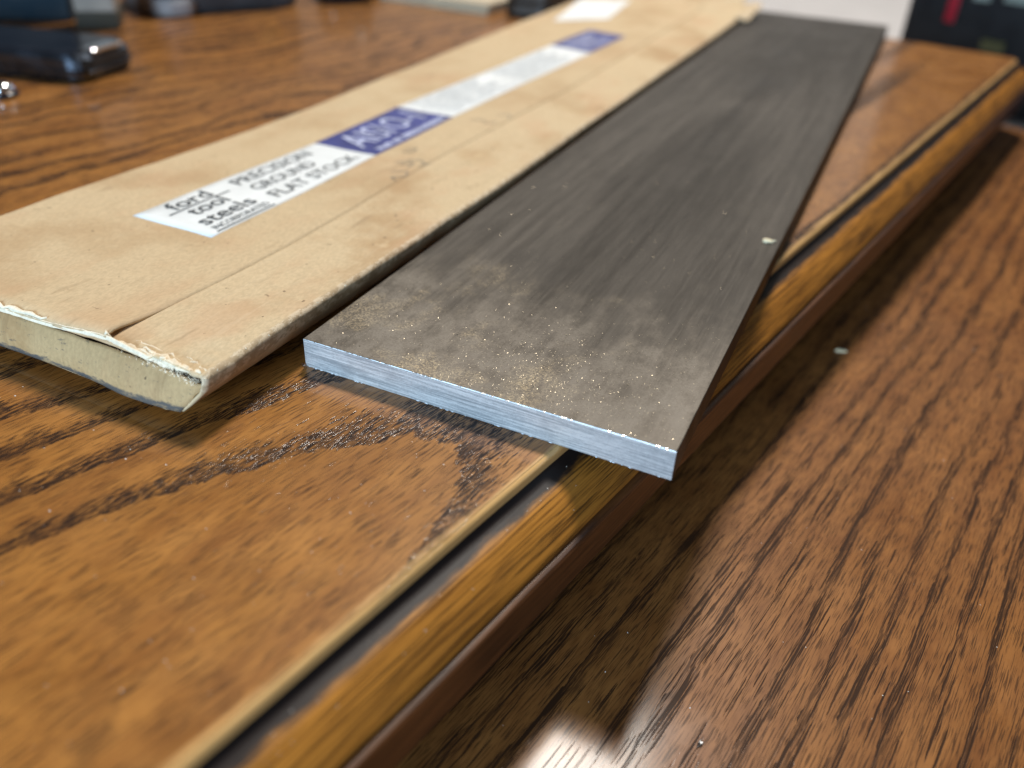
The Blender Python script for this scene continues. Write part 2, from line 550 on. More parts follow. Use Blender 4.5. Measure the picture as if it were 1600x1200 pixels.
low = thing('lower_oak_table', 'reddish brown oak surface with long dark pores, lower than the moulded table edge', 'table',
            (56.6, 0, -38), -ALPHA)
lo = bm_obj('top', box_bm(-440, 420, -320, 461, -18, 0, 1.5, 3), M['oak_low'], low)

# ------------------------------------------------------------------ steel bar
BW, BL, BT = 76.2, 457.2, 6.35
bar = thing('steel_bar', 'dark ground steel flat bar with a bright sawn end, lying beside the cardboard sleeve', 'steel bar', (0, 0, 0))
bm = bmesh.new()
vs = [bm.verts.new(Vector((x, y, z)) * MM) for z in (0, BT) for y in (0, BL) for x in (0, BW)]
for fidx in ((0, 2, 3, 1), (4, 5, 7, 6), (0, 1, 5, 4), (2, 6, 7, 3), (0, 4, 6, 2), (1, 3, 7, 5)):
    bm.faces.new([vs[i] for i in fidx])
bmesh.ops.bevel(bm, geom=list(bm.edges), offset=0.16 * MM, segments=2, profile=0.5, affect='EDGES')
body = bm_obj('body', bm, [M['steel_top'], M['steel_cut']], bar)
for fc in body.data.polygons:
    if abs(fc.normal.y) > 0.75:
        fc.material_index = 1
# ragged burr left by the saw along the cut's upper and lower rims
vv, ff = [], []
for i in range(80):
    x = rnd.uniform(0.5, BW - 0.3)
    up = rnd.random() < 0.62
    w = rnd.uniform(0.15, 0.8)
    hgt = rnd.uniform(0.03, 0.09)
    zc = BT - 0.03 if up else 0.05
    b = len(vv)
    vv += [(x, -0.03, zc - hgt), (x + w, -0.05, zc - hgt * 0.6), (x + w * 0.9, 0.06, zc + hgt * 0.45), (x + w * 0.1, 0.05, zc + hgt * 0.5),
           (x + w * 0.5, -0.11, zc)]
    ff += [(b, b + 1, b + 4), (b + 1, b + 2, b + 4), (b + 2, b + 3, b + 4), (b + 3, b, b + 4)]
tag(mesh_obj('saw_burr', vv, ff, M['bright'], bar), kind='stuff')
vv = [(-0.9, -0.2, 0.5), (0.15, -0.25, 0.75), (0.45, -0.12, 0.05), (-0.3, -0.6, 0.15), (-0.5, 0.1, 0.2)]
mesh_obj('corner_burr', vv, [(0, 1, 3), (1, 2, 3), (0, 3, 4), (0, 4, 1), (1, 4, 2), (2, 4, 3)], M['bright'], bar)

# ------------------------------------------------------------------ cardboard sleeve
XL, XR, YF, YB, XC = -93.0, -2.0, -24.5, 440.0, -26.0
TH = 8.0


def lift(y):
    return 3.2 * ((120 - y) / 145.0) ** 1.5 if y < 120 else 0.0


def top_z(x, y):
    z = TH + lift(y)
    if y > 135:
        z += 4.0 * (y - 135) / 235.0 * min(1.0, max(0.0, (-2.0 - x) / 100.0))
    # slack, dented board
    z += 0.45 * nz(x * 0.035, y * 0.016, 1.0) + 0.16 * nz(x * 0.11, y * 0.06, 4.0)
    # crumpled outer corner at the front
    dd = math.hypot(x + 5.0, (y - YF) * 0.8)
    if dd < 26:
        w_ = (1 - dd / 26.0) ** 2
        z -= w_ * (1.0 + 0.9 * nz(x * 0.22, y * 0.25, 7.0) + 0.5 * nz(x * 0.5, y * 0.5, 2.0))
    return z


def crease_x(y):
    return -24.0 - 4.2 * math.exp(-((y - 115) / 70.0) ** 2) + 1.2 * math.sin(y * 0.013)


sleeve = thing('cardboard_sleeve', 'long worn kraft cardboard sleeve with a white and blue printed label, beside the steel bar', 'box', (0, 0, 0))
YS = [YF + (YB - YF) * (i / 150.0) ** 1.25 for i in range(151)]


def strip(xs_of, z_of, ys, thick):
    """sheet of board: a grid over (y, x) with real thickness"""
    verts, faces = [], []
    n = len(xs_of(ys[0]))
    for y in ys:
        for x in xs_of(y):
            verts.append((x, y, z_of(x, y)))
    N = len(verts)
    for y in ys:
        for x in xs_of(y):
            verts.append((x, y, z_of(x, y) - thick))
    R = len(ys)
    for i in range(R - 1):
        for j in range(n - 1):
            a = i * n + j
            faces.append((a, a + 1, a + n + 1, a + n))
            faces.append((N + a, N + a + n, N + a + n + 1, N + a + 1))
    for i in range(R - 1):
        a = i * n
        faces.append((a, a + n, N + a + n, N + a))
        b = i * n + n - 1
        faces.append((b, N + b, N + b + n, b + n))
    for j in range(n - 1):
        faces.append((j, N + j, N + j + 1, j + 1))
        b = (R - 1) * n + j
        faces.append((b, b + 1, N + b + 1, N + b))
    return verts, faces


def flap_z(x, y):
    z = top_z(x, y)
    # the overlapping flap springs open a little at the front beside its free edge
    d = crease_x(y) - x
    z += 1.3 * math.exp(-((y - YF) / 9.0) ** 2) * math.exp(-(d / 9.0) ** 2)
    # rounded fold at the outer side
    e = x - XL
    if e < 2.0:
        z -= 1.4 * (1 - e / 2.0) ** 2
    # turned-down rim at the front
    fy = y - YF
    if fy < 2.5:
        z -= 0.8 * (1 - fy / 2.5) ** 2
    return z + 0.5


v, f = strip(lambda y: [XL + (crease_x(y) - XL) * (j / 40.0) ** 1.0 for j in range(41)], flap_z, YS, 0.55)
mesh_obj('top_flap', v, f, M['kraft'], sleeve, True)

def flap_y(x, s_):
    """depth of the front end board at height fraction s_"""
    t = max(0.0, (x + 24.0) / 22.0)
    yb = -26.6 - 1.4 * math.exp(-((x + 16) / 11.0) ** 2) + 1.2 * t ** 3
    yt = -24.5 - 0.6 * t ** 3
    return yb + (yt - yb) * s_ - 0.9 * math.sin(math.pi * s_) * (1 - 0.5 * t)


# wrapped panel: under the flap, over to the side, down the wall, and across the bottom
verts, faces = [], []
sec_n = None
for y in YS:
    sec = []
    for j in range(24):
        x = -38.0 + (XR - 0.7 + 38.0) * j / 23.0
        zz = top_z(x, y) - 0.12
        if y - YF < 3.0 and x < -14:
            zz -= 0.7 * (1 - (y - YF) / 3.0) ** 2
        sec.append((x, zz))
    zt = top_z(XR, y) - 0.12
    wob = 0.35 * nz(y * 0.09, 3.0) + 0.22 * nz(y * 0.4, 9.0)
    for a in (70, 50, 30, 10):
        sec.append((XR - 0.7 + wob + 0.7 * math.cos(math.radians(a)), zt - 0.7 + 0.7 * math.sin(math.radians(a))))
    zb = lift(y)
    sec.append((XR - 0.5 + wob, zt - 2.6))
    sec.append((XR - 2.8 + wob, zb + 2.0))
    sec.append((XR - 4.6, zb + 0.3))
    sec.append((XR - 8.0, zb))
    sec.append((XL + 6.0, zb))
    sec.append((XL + 1.2, zb + 0.6))
    sec.append((XL, zb + 2.5))
    sec.append((XL + 0.2, top_z(XL, y) - 2.0))
    sec.append((XL + 2.2, top_z(XL, y) - 0.25))
    sec.append((XL + 8.0, top_z(XL + 8, y) - 0.35))
    sec_n = len(sec)
    for (x, z) in sec:
        yy = y
        if y == YS[0]:
            fz = min(1.0, max(0.0, (z - zb) / (zt - zb)))
            yy = flap_y(x, fz) + 0.25 if x > -30 else y
        verts.append((x, yy, z))
for i in range(len(YS) - 1):
    for j in range(sec_n - 1):
        a = i * sec_n + j
        faces.append((a, a + sec_n, a + sec_n + 1, a + 1))
wrap = mesh_obj('wrap_panel', verts, faces, M['kraft_side'], sleeve, True)
sol = wrap.modifiers.new('board', 'SOLIDIFY')
sol.thickness = 0.5 * MM
sol.offset = -1

# front end flap: grimy, bowed, ragged at the outer corner
verts, faces = [], []
NX, NZ = 70, 12
for i in range(NX + 1):
    x = XL + 0.6 + (XR - 0.9 - XL) * i / NX
    t = max(0.0, (x + 24.0) / 22.0)
    zt = top_z(x, YF) - 0.75 - 0.5 * t ** 2.5 + 0.30 * nz(x * 0.35, 1.3) - 0.45 * math.exp(-((x + 30) / 9.0) ** 2)
    zb = lift(YF) + 0.05 + 0.10 * nz(x * 0.35, 8.0) + (0.0 if t < 0.6 else -0.8 * (t - 0.6))
    for j in range(NZ + 1):
        s_ = j / NZ
        rag = 0.5 * t ** 3 * nz(j * 0.9, x * 0.8)
        lean = -4.6 * (1 - s_) ** 1.2 * max(0.0, (x + 40.0) / 38.0)
        verts.append((x + rag + lean, flap_y(x + lean, s_) + 0.15 * nz(x * 0.15, s_ * 2), zb + (zt - zb) * s_))
for i in range(NX):
    for j in range(NZ):
        a = i * (NZ + 1) + j
        faces.append((a, a + NZ + 1, a + NZ + 2, a + 1))
ef = mesh_obj('end_flap', verts, faces, M['kraft_end'], sleeve, True)
sol = ef.modifiers.new('board', 'SOLIDIFY')
sol.thickness = 0.7 * MM
sol.offset = -1

# torn, lifted paper at the far end
for kx, (x0, x1, y0, y1, h) in enumerate([(-30, -6, 418, 452, 9.0), (-12, 4, 405, 440, 5.0), (-52, -30, 432, 462, 6.0)]):
    verts, faces = [], []
    for i in range(9):
        for j in range(9):
            u, w = i / 8, j / 8
            x = x0 + (x1 - x0) * u + 2 * nz(u * 2, w * 2, kx)
            y = y0 + (y1 - y0) * w + 3 * nz(u * 3, kx)
            z = top_z(min(x, -2.5), y) + 0.4 + h * w ** 1.6 * (0.5 + 0.5 * u) + 1.4 * nz(u * 4, w * 3, kx + 5)
            verts.append((x, y, z))
    for i in range(8):
        for j in range(8):
            a = i * 9 + j
            faces.append((a, a + 9, a + 10, a + 1))
    tf = mesh_obj('torn_flap', verts, faces, M['kraft_side'], sleeve, True)
    sm = tf.modifiers.new('paper', 'SOLIDIFY')
    sm.thickness = 0.35 * MM

# rubbed paper fibres on the worn side fold and the torn front corner
vv, ff = [], []


def fibre(x, y, z, L, w, d):
    b = len(vv)
    dx, dy, dz = d
    vv.extend([(x, y, z), (x + w, y + w * 0.5, z + 0.02), (x + dx * L + w * 0.3, y + dy * L, z + dz * L)])
    ff.append((b, b + 1, b + 2))


for i in range(1700):
    y = YF + (rnd.random() ** 1.6) * 260
    x = XR + rnd.uniform(-1.0, 0.2)
    z = top_z(XR, y) + rnd.uniform(-0.55, 0.0)
    fibre(x, y, z, rnd.uniform(0.3, 1.0), rnd.uniform(0.08, 0.22), (rnd.uniform(-0.2, 0.8), rnd.uniform(-0.7, 0.7), rnd.uniform(-0.1, 0.7)))
for i in range(420):
    x = XR - 1.0 - abs(rnd.gauss(0, 7.0))
    y = YF - 0.5 + rnd.uniform(-0.9, 0.9)
    z = top_z(x, YF) - 0.6 - 0.7 * max(0.0, (x + 24.0) / 22.0) ** 2.5 + rnd.uniform(-0.3, 0.5)
    fibre(x, y, z, rnd.uniform(0.3, 1.2), rnd.uniform(0.05, 0.3), (rnd.uniform(-0.8, 0.8), rnd.uniform(-0.8, 0.3), rnd.uniform(-0.2, 0.6)))
tag(mesh_obj('paper_fibre', vv, ff, M['kraft_torn'], sleeve), kind='stuff')
# pale split line where the flap meets the end
vv, ff = [], []
for i in range(60):
    x = -62 + i * 0.9
    b = len(vv)
    z = flap_z(x, YF) - 0.25
    w = 0.22 + 0.3 * abs(nz(x * 0.6, 12.0))
    vv += [(x, YF - 0.25 + 0.35 * nz(x * 0.4, 3.0), z - 0.35), (x, YF - 0.1 + w + 0.35 * nz(x * 0.4, 3.0), z + 0.42)]
    if i:
        ff.append((b - 2, b, b + 1, b - 1))
sp = mesh_obj('split_rim', vv, ff, M['kraft_torn'], sleeve, True)
sm = sp.modifiers.new('paper', 'SOLIDIFY')
sm.thickness = 0.12 * MM

# torn paper layers along the front rim and pale creases in the board
def ribbon(name, pts, w, mat, lift_, curl=0.0, sd=0.0):
    verts, faces = [], []
    n = len(pts)
    for i, (x, y) in enumerate(pts):
        xa, ya = pts[max(0, i - 1)]
        xb, yb = pts[min(n - 1, i + 1)]
        d = Vector((xb - xa, yb - ya)).normalized()
        nr = Vector((-d.y, d.x))
        wt = w * (0.35 + 0.65 * math.sin(math.pi * (i + 0.4) / (n - 0.2))) * (0.75 + 0.6 * nz(i * 0.7, sd))
        for q in (0.0, 0.5, 1.0):
            px, py = x + nr.x * wt * (q - 0.5), y + nr.y * wt * (q - 0.5)
            base_ = flap_z(px, max(py, YF)) if px < crease_x(py) else top_z(min(px, XR - 0.3), max(py, YF))
            verts.append((px, py, base_ + lift_ + curl * q * q * (0.6 + 0.8 * nz(i * 0.5, sd + 3))))
    for i in range(n - 1):
        for j in range(2):
            a = i * 3 + j
            faces.append((a, a + 1, a + 4, a + 3))
    o = mesh_obj(name, verts, faces, mat, sleeve, True)
    o.modifiers.new('paper', 'SOLIDIFY').thickness = 0.10 * MM
    return o


def wavy(x0, y0, x1, y1, n, amp, sd):
    return [(x0 + (x1 - x0) * i / n + amp * nz(i * 0.6, sd), y0 + (y1 - y0) * i / n + amp * nz(i * 0.6, sd + 9)) for i in range(n + 1)]


for (x0, y0, x1, y1, w, curl, sd) in [(-25, YF + 0.6, -14, YF + 0.4, 1.5, 0.7, 1), (-17, YF + 1.2, -5, YF + 0.2, 1.8, 0.9, 2),
                                      (-20, YF + 2.6, -9, YF + 2.0, 0.9, 0.5, 3), (-12, YF + 0.2, -3.2, YF + 0.6, 1.6, 1.0, 4),
                                      (-9, YF + 3.4, -2.8, YF + 1.4, 0.9, 0.7, 5), (-60, YF + 0.5, -40, YF + 0.5, 0.9, 0.3, 6)]:
    ribbon('torn_layer', wavy(x0, y0, x1, y1, 14, 0.9, sd), w, M['kraft_torn'], 0.05, curl, sd)

# ---- printed label (local across = x from XA (top of print) to XB, along = y)


def lab_xa(y): return -65.2 + (0 if y < 143 else (y - 143) * 0.055) - (1.0 if y > 60 else y / 60.0)
def lab_xb(y): return -41.6 + (0 if y < 143 else (y - 143) * 0.035) - (2.0 if y > 90 else (y - 22) / 34.0)


def on_top(x, y, h):
    return (x, y, flap_z(x, y) + h)


def patch(name, y0, y1, h, mat, parent, a0=0.0, a1=1.0, ny=None):
    ny = ny or max(2, int((y1 - y0) / 3))
    verts, faces = [], []
    nx = 10
    for i in range(ny + 1):
        y = y0 + (y1 - y0) * i / ny
        for j in range(nx + 1):
            s_ = a0 + (a1 - a0) * j / nx
            x = lab_xa(y) + (lab_xb(y) - lab_xa(y)) * s_
            verts.append(on_top(x, y, h))
    n = nx + 1
    for i in range(ny):
        for j in range(nx):
            a = i * n + j
            faces.append((a, a + 1, a + n + 1, a + n))
    o = mesh_obj(name, verts, faces, mat, parent, True)
    return o


label = patch('label', 21.8, 312.0, 0.10, M['label_white'], sleeve)
label.modifiers.new('paper', 'SOLIDIFY').thickness = 0.08 * MM
patch('blue_panel', 94.6, 143.0, 0.14, M['label_blue'], label)
patch('blue_panel', 266.5, 312.0, 0.14, M['label_blue'], label)


def text_mesh(name, body_, size_mm, y0, y1, a_base, mat, parent, bold=0.0, shear=0.0, h=0.19, height=None):
    """lettering that reads along +y with its top towards -x; a_base = label x of the baseline"""
    c = bpy.data.curves.new(name, 'FONT')
    c.body = body_
    c.size = 1.0
    c.offset = bold
    c.shear = shear
    c.resolution_u = 3
    tmp = bpy.data.objects.new('tmp_text', c)
    COL.objects.link(tmp)
    dg = bpy.context.evaluated_depsgraph_get()
    me = bpy.data.meshes.new_from_object(tmp.evaluated_get(dg))
    bpy.data.objects.remove(tmp)
    xs = [v_.co.x for v_ in me.vertices]
    x0, x1 = min(xs), max(xs)
    sx = (y1 - y0) / (x1 - x0)
    for v_ in me.vertices:
        yy = y0 + (v_.co.x - x0) * sx
        xx = a_base(yy) - v_.co.y * size_mm
        v_.co = Vector(on_top(xx, yy, h)) * MM
    me.materials.clear()
    me.materials.append(mat)
    o = bpy.data.objects.new(name, me)
    COL.objects.link(o)
    o.parent = parent
    return o


def rail(frac, dx=0.0):
    return lambda y: lab_xa(y) + (lab_xb(y) - lab_xa(y)) * frac + dx


text_mesh('lettering', 'ford', 7.0, 29.5, 43.5, rail(0.255), M['ink'], label, 0.010)
text_mesh('lettering', 'tool', 7.0, 30.0, 42.8, rail(0.515), M['ink'], label, 0.010)
text_mesh('lettering', 'steels', 7.0, 26.6, 45.8, rail(0.775), M['ink'], label, 0.010)
text_mesh('lettering', 'INCORPORATED', 2.9, 26.2, 46.6, rail(0.915), M['ink'], label, 0.0)
text_mesh('lettering', 'PRECISION', 6.4, 52.8, 85.6, rail(0.285), M['ink'], label, 0.004)
text_mesh('lettering', 'GROUND', 6.4, 52.6, 79.0, rail(0.565), M['ink'], label, 0.004)
text_mesh('lettering', 'FLAT STOCK', 6.4, 51.5, 90.6, rail(0.865), M['ink'], label, 0.004)


def rule(y0, y1, fr, w, mat, name='rule', h=0.19):
    n = max(2, int((y1 - y0) / 2))
    verts, faces = [], []
    for i in range(n + 1):
        y = y0 + (y1 - y0) * i / n
        x = rail(fr)(y)
        verts += [on_top(x - w / 2, y, h), on_top(x + w / 2, y, h)]
        if i:
            b = len(verts)
            faces.append((b - 4, b - 3, b - 1, b - 2))
    return mesh_obj(name, verts, faces, mat, label)


rule(26.3, 48.0, 0.30, 0.55, M['ink'])
rule(25.2, 47.0, 0.955, 0.55, M['ink'])
# white script across the blue panel, doubled like a shadowed letter
text_mesh('lettering', 'AISI', 17.5, 98.5, 120.5, rail(0.68), M['ink_pale'], label, 0.0, 0.25)
text_mesh('lettering', 'O-1', 17.0, 122.5, 139.5, rail(0.66), M['ink_pale'], label, 0.0, 0.25)


def small_print(y0, y1, fr, hh, mat, seed_):
    """a line of print too small to read: separate letter-sized strokes"""
    r_ = random.Random(seed_)
    verts, faces = [], []
    y = y0
    while y < y1:
        w = r_.uniform(0.7, 1.5)
        x = rail(fr)(y)
        hgt = hh * r_.uniform(0.75, 1.0)
        if r_.random() > 0.13:
            b = len(verts)
            verts += [on_top(x, y, 0.19), on_top(x, min(y + w, y1), 0.19), on_top(x - hgt, min(y + w, y1), 0.19), on_top(x - hgt, y, 0.19)]
            faces.append((b, b + 1, b + 2, b + 3))
        y += w + r_.uniform(0.25, 0.5)
    return mesh_obj('small_print', verts, faces, mat, label)


small_print(100, 141, 0.93, 2.6, M['ink_pale'], 1)
for i in range(9):
    small_print(146 + (i % 3) * 1.5, 196 - (i % 4) * 3, 0.12 + i * 0.095, 1.2, M['ink_grey'], 30 + i)
    small_print(203 + (i % 2) * 2, 258 - (i % 3) * 5, 0.12 + i * 0.095, 1.2, M['ink_grey'], 60 + i)
for i in range(5):
    small_print(271, 306 - (i % 3) * 6, 0.25 + i * 0.15, 1.4, M['ink_pale'], 90 + i)

# second, plain sticker near the far end
verts, faces = [], []
c4 = [(-79.5, 318), (-58.5, 344), (-66, 405), (-90, 384)]
for i in range(9):
    for j in range(9):
        u, w = i / 8, j / 8
        x = (c4[0][0] * (1 - u) + c4[1][0] * u) * (1 - w) + (c4[3][0] * (1 - u) + c4[2][0] * u) * w
        y = (c4[0][1] * (1 - u) + c4[1][1] * u) * (1 - w) + (c4[3][1] * (1 - u) + c4[2][1] * u) * w
        verts.append(on_top(x, y, 0.15))
for i in range(8):
    for j in range(8):
        a = i * 9 + j
        faces.append((a, a + 9, a + 10, a + 1))
mesh_obj('sticker', verts, faces, M['label_white'], sleeve, True)


# pencil scribble on the board, between label and fold
def scribble(pts, w=0.5):
    verts, faces = [], []
    # smooth the polyline
    P = [Vector((a, b)) for a, b in pts]
    Q = []
    for i in range(len(P) - 1):
        p0, p1, p2, p3 = P[max(0, i - 1)], P[i], P[i + 1], P[min(len(P) - 1, i + 2)]
        for t in (0, .2, .4, .6, .8):
            Q.append(0.5 * ((2 * p1) + (p2 - p0) * t + (2 * p0 - 5 * p1 + 4 * p2 - p3) * t * t + (3 * p1 - p0 - 3 * p2 + p3) * t ** 3))
    Q.append(P[-1])
    for i, q in enumerate(Q):
        d = (Q[min(i + 1, len(Q) - 1)] - Q[max(0, i - 1)])
        nrm = Vector((-d.y, d.x)).normalized() * w * 0.5 * (0.7 + 0.5 * abs(nz(i * 0.5, 2)))
        for s_ in (1, -1):
            x, y = q + nrm * s_
            z = (flap_z(x, y) if x < crease_x(y) else top_z(x, y)) + 0.16
            verts.append((x, y, z))
        if i:
            b = len(verts)
            faces.append((b - 4, b - 3, b - 1, b - 2))
    mesh_obj('pencil_mark', verts, faces, M['pencil'], sleeve)


scribble([(-39.5, 104), (-37.0, 107), (-36.5, 103), (-39, 101.5)])
scribble([(-35.5, 92), (-31.0, 98), (-27.0, 95.5), (-26.0, 98.5), (-28.0, 93)])
scribble([(-33, 91), (-31.0, 95), (-30.0, 90)])
scribble([(-32, 84), (-28.5, 87), (-26.8, 83), (-29.5, 80.5), (-27, 79)])
scribble([(-24.5, 82), (-21.5, 84), (-21.5, 80)])
scribble([(-23, 73), (-19.5, 77), (-17.0, 74.5), (-16.0, 78)])
scribble([(-20.5, 62), (-19.5, 66), (-16.3, 66.5), (-16.0, 70), (-18.5, 73.5)], 0.6)
scribble([(-21.0, 60), (-20.2, 62)], 0.8)
scribble([(-18, 55), (-17.2, 57)], 0.8)
scribble([(-14.5, 60.5), (-13.2, 61)], 0.9)
scribble([(-37, 143), (-34, 146), (-31, 143.5), (-29, 147)], 0.5)
scribble([(-32, 154), (-29, 157), (-27, 153)], 0.5)

# ------------------------------------------------------------------ loose filings, dust and crumbs
def flecks(name, spots, mat, label_, parent=None):
    verts, faces = [], []
    for (x, y, z, s_) in spots:
        b = len(verts)
        a = rnd.uniform(0, 6.28)
        t1, t2 = rnd.uniform(-0.6, 0.6), rnd.uniform(-0.6, 0.6)
        L, w = s_, s_ * rnd.uniform(0.3, 0.9)
        ca, sa = math.cos(a), math.sin(a)
        zz = z + 0.25 * s_
        for (u, q) in ((-L, -w), (L, -w * 0.6), (L * 0.7, w), (-L * 0.8, w * 0.9)):
            verts.append((x + (u * ca - q * sa) * 0.5, y + (u * sa + q * ca) * 0.5, zz + (u * t1 + q * t2) * 0.35))
        verts.append((x, y, z - 0.03))
        faces.append((b, b + 1, b + 2, b + 3))
        faces += [(b + 1, b, b + 4), (b + 2, b + 1, b + 4), (b + 3, b + 2, b + 4), (b, b + 3, b + 4)]
    o = mesh_obj(name, verts, faces, mat, parent)
    return tag(o, label_, None, None, 'stuff')


M['filing'] = plain('pale_filing', (0.62, 0.52, 0.38), 0.38, 0.7, 0.35, 1.5)
M['dust'] = plain('pale_dust', (0.66, 0.60, 0.54), 0.8, 0, 0.2, 1.5)
sp_ = []
for i in range(2600):
    r_ = rnd.random()
    if r_ < 0.55:
        x, y = rnd.gauss(46, 10), abs(rnd.gauss(10, 8))
    elif r_ < 0.8:
        x, y = rnd.uniform(1, 75), abs(rnd.gauss(0, 22))
    else:
        x, y = rnd.uniform(1, 75), rnd.uniform(0, 150)
    if 0.4 < x < BW - 0.4 and 0.3 < y < BL - 1:
        big = rnd.random()
        sp_.append((x, y, BT + 0.01, 0.06 + 0.11 * rnd.random() + (0.22 if big > 0.990 else 0.0)))
flecks('metal_filings', sp_, M['filing'], 'bright metal filings scattered over the end of the steel bar')
ca_, sa_ = math.cos(-ALPHA), math.sin(-ALPHA)


def table_pt(t, s_):
    return 56.6 + t * ca_ - s_ * sa_, t * sa_ + s_ * ca_


sp_ = []
for i in range(150):
    t, s_ = rnd.uniform(10, 140), rnd.uniform(-60, 260)
    x, y = table_pt(t, s_)
    sp_.append((x, y, -37.99, rnd.uniform(0.10, 0.30)))
flecks('lower_table_dust', sp_, M['dust'], 'pale dust specks on the lower oak surface')
sp_ = []
for i in range(110):
    t, s_ = rnd.uniform(-90, -3), rnd.uniform(-95, 0)
    x, y = table_pt(t, s_)
    if y < -1 and not (x < -1 and y > -30):
        sp_.append((x, y, 0.005, rnd.uniform(0.10, 0.32)))
flecks('tabletop_dust', sp_, M['dust'], 'pale dust specks and fluff on the oak tabletop')
sp_ = []
for i in range(40):
    t, s_ = rnd.uniform(0.0, 7.0), rnd.uniform(-90, 0)
    x, y = table_pt(t, s_)
    sp_.append((x, y, -3.45 if t < 3.2 else -3.35 - 1.02 * (t - 3.2) + 0.5 * math.sin(math.pi * (t - 3.2) / 5.3), rnd.uniform(0.06, 0.26)))
flecks('moulding_dust', sp_, M['dust'], 'grey dust caught in the groove of the table edge')


def crumb(x, y, z, sx, sy, sz, mat, label_, seed_, rz=0.0):
    bm_ = bmesh.new()
    bmesh.ops.create_icosphere(bm_, subdivisions=2, radius=1.0)
    for v_ in bm_.verts:
        c = v_.co
        k_ = 1 + 0.9 * nz(c.x * 2.1 + seed_ * 3.7, c.y * 2.1, c.z * 2.1)
        c.x *= sx * k_ * MM
        c.y *= sy * k_ * MM
        c.z = max(-0.55, c.z) * sz * k_ * MM
    zmin = min(v_.co.z for v_ in bm_.verts)
    for v_ in bm_.verts:
        v_.co.z -= zmin
    o = bm_obj('crumb', bm_, mat)
    o.location = Vector((x, y, z - 0.02)) * MM
    o.rotation_euler.z = rz
    return tag(o, label_, 'crumb')


M['crumb'] = plain('pale_crumb', (0.78, 0.66, 0.44), 0.85, 0, 0.2, 0.8)
CR = [(73.0, 97.0, BT, 1.6, 0.75, 0.5, M['crumb'], 'pale crumb lying on the top of the dark steel bar', 1.0, 0.35),
      (98.4, 132.5, -38.0, 1.5, 0.8, 0.5, M['crumb'], 'pale crumb in the shade beside the table edge, on the lower surface', 2.0, 0.5),
      (92.6, -19.5, -38.0, 0.75, 0.35, 0.25, M['bright'], 'tiny silvery chip on the lower oak surface among the long pores', 3.0, 1.2)]
for c in CR:
    crumb(*c)


# ------------------------------------------------------------------ things blurred at the far side of the table
M['black_gloss'] = plain('black_gloss', (0.012, 0.013, 0.018), 0.16, 0, 0.2, 0.1)
M['chrome'] = plain('dark_chrome', (0.10, 0.12, 0.155), 0.26, 1.0, 0.1, 0.1)
M['chrome_pale'] = plain('pale_chrome', (0.85, 0.87, 0.9), 0.12, 1.0, 0.05, 0.1)
M['teal'] = plain('dark_teal', (0.002, 0.013, 0.024), 0.8, 0, 0.2, 0.05)
M['beige'] = plain('beige_grey', (0.30, 0.255, 0.215), 0.7, 0, 0.2, 0.05)
M['olive'] = plain('dark_olive', (0.045, 0.038, 0.026), 0.7, 0, 0.2, 0.05)
M['charcoal'] = plain('charcoal', (0.050, 0.050, 0.056), 0.55, 0, 0.2, 0.05)
M['pale_grey'] = plain('pale_grey', (0.30, 0.28, 0.285), 0.6, 0, 0.1, 0.05)
M['cream'] = plain('cream_paper', (0.46, 0.38, 0.27), 0.75, 0, 0.12, 0.05)
M['dark_brown'] = plain('dark_brown', (0.040, 0.028, 0.020), 0.5, 0, 0.2, 0.05)
M['yellow'] = plain('dull_yellow', (0.11, 0.10, 0.04), 0.7, 0, 0.2, 0.05)


def outline_prism(name, pts, levels, mat, parent=None, smooth=False):
    """stack of outlines: levels = [(z, inset)]"""
    n = len(pts)
    cx = sum(p[0] for p in pts) / n
    cy = sum(p[1] for p in pts) / n
    verts, faces = [], []
    for (z, ins) in levels:
        for (x, y) in pts:
            d = Vector((x - cx, y - cy))
            L = d.length
            d = d * ((L - ins) / L)
            verts.append((cx + d.x, cy + d.y, z))
    for i in range(len(levels) - 1):
        for j in range(n):
            a, b = i * n + j, i * n + (j + 1) % n
            faces.append((a, b, b + n, a + n))
    faces.append(tuple(reversed(range(n))))
    m = (len(levels) - 1) * n
    faces.append(tuple(range(m, m + n)))
    return mesh_obj(name, verts, faces, mat, parent, smooth)


def round_rect(w, l, r, n=5):
    pts = []
    for (cx, cy, a0) in ((w / 2 - r, l / 2 - r, 0), (-w / 2 + r, l / 2 - r, 90), (-w / 2 + r, -l / 2 + r, 180), (w / 2 - r, -l / 2 + r, 270)):
        for i in range(n):
            a = math.radians(a0 + 90 * i / (n - 1))
            pts.append((cx + r * math.cos(a), cy + r * math.sin(a)))
    return pts


# dark chrome tool: long axis runs away to the side; its blunt end faces the sleeve
tool = thing('chrome_tool', 'shiny dark chrome hand tool with a blunt faceted end, beyond the cardboard sleeve', 'tool',
             (-276.0, 130.0, 0), math.radians(12))
rr = round_rect(146, 36, 7)
outline_prism('lower_side', rr, [(0, 3.0), (1.2, 0.8), (4.2, 0.0), (4.6, 0.5)], M['chrome'], tool)
outline_prism('upper_side', rr, [(4.6, 0.9), (5.2, 0.1), (8.6, 0.6), (10.6, 2.6)], M['chrome'], tool)
outline_prism('cover', rr, [(10.55, 2.9), (11.3, 3.6), (11.5, 5.0)], M['black_gloss'], tool)
outline_prism('end_cap', [(x * 0.05 + 69.5, y * 0.55) for x, y in rr], [(10.5, 0.4), (11.5, 0.6), (11.8, 1.2)], M['chrome_pale'], tool)

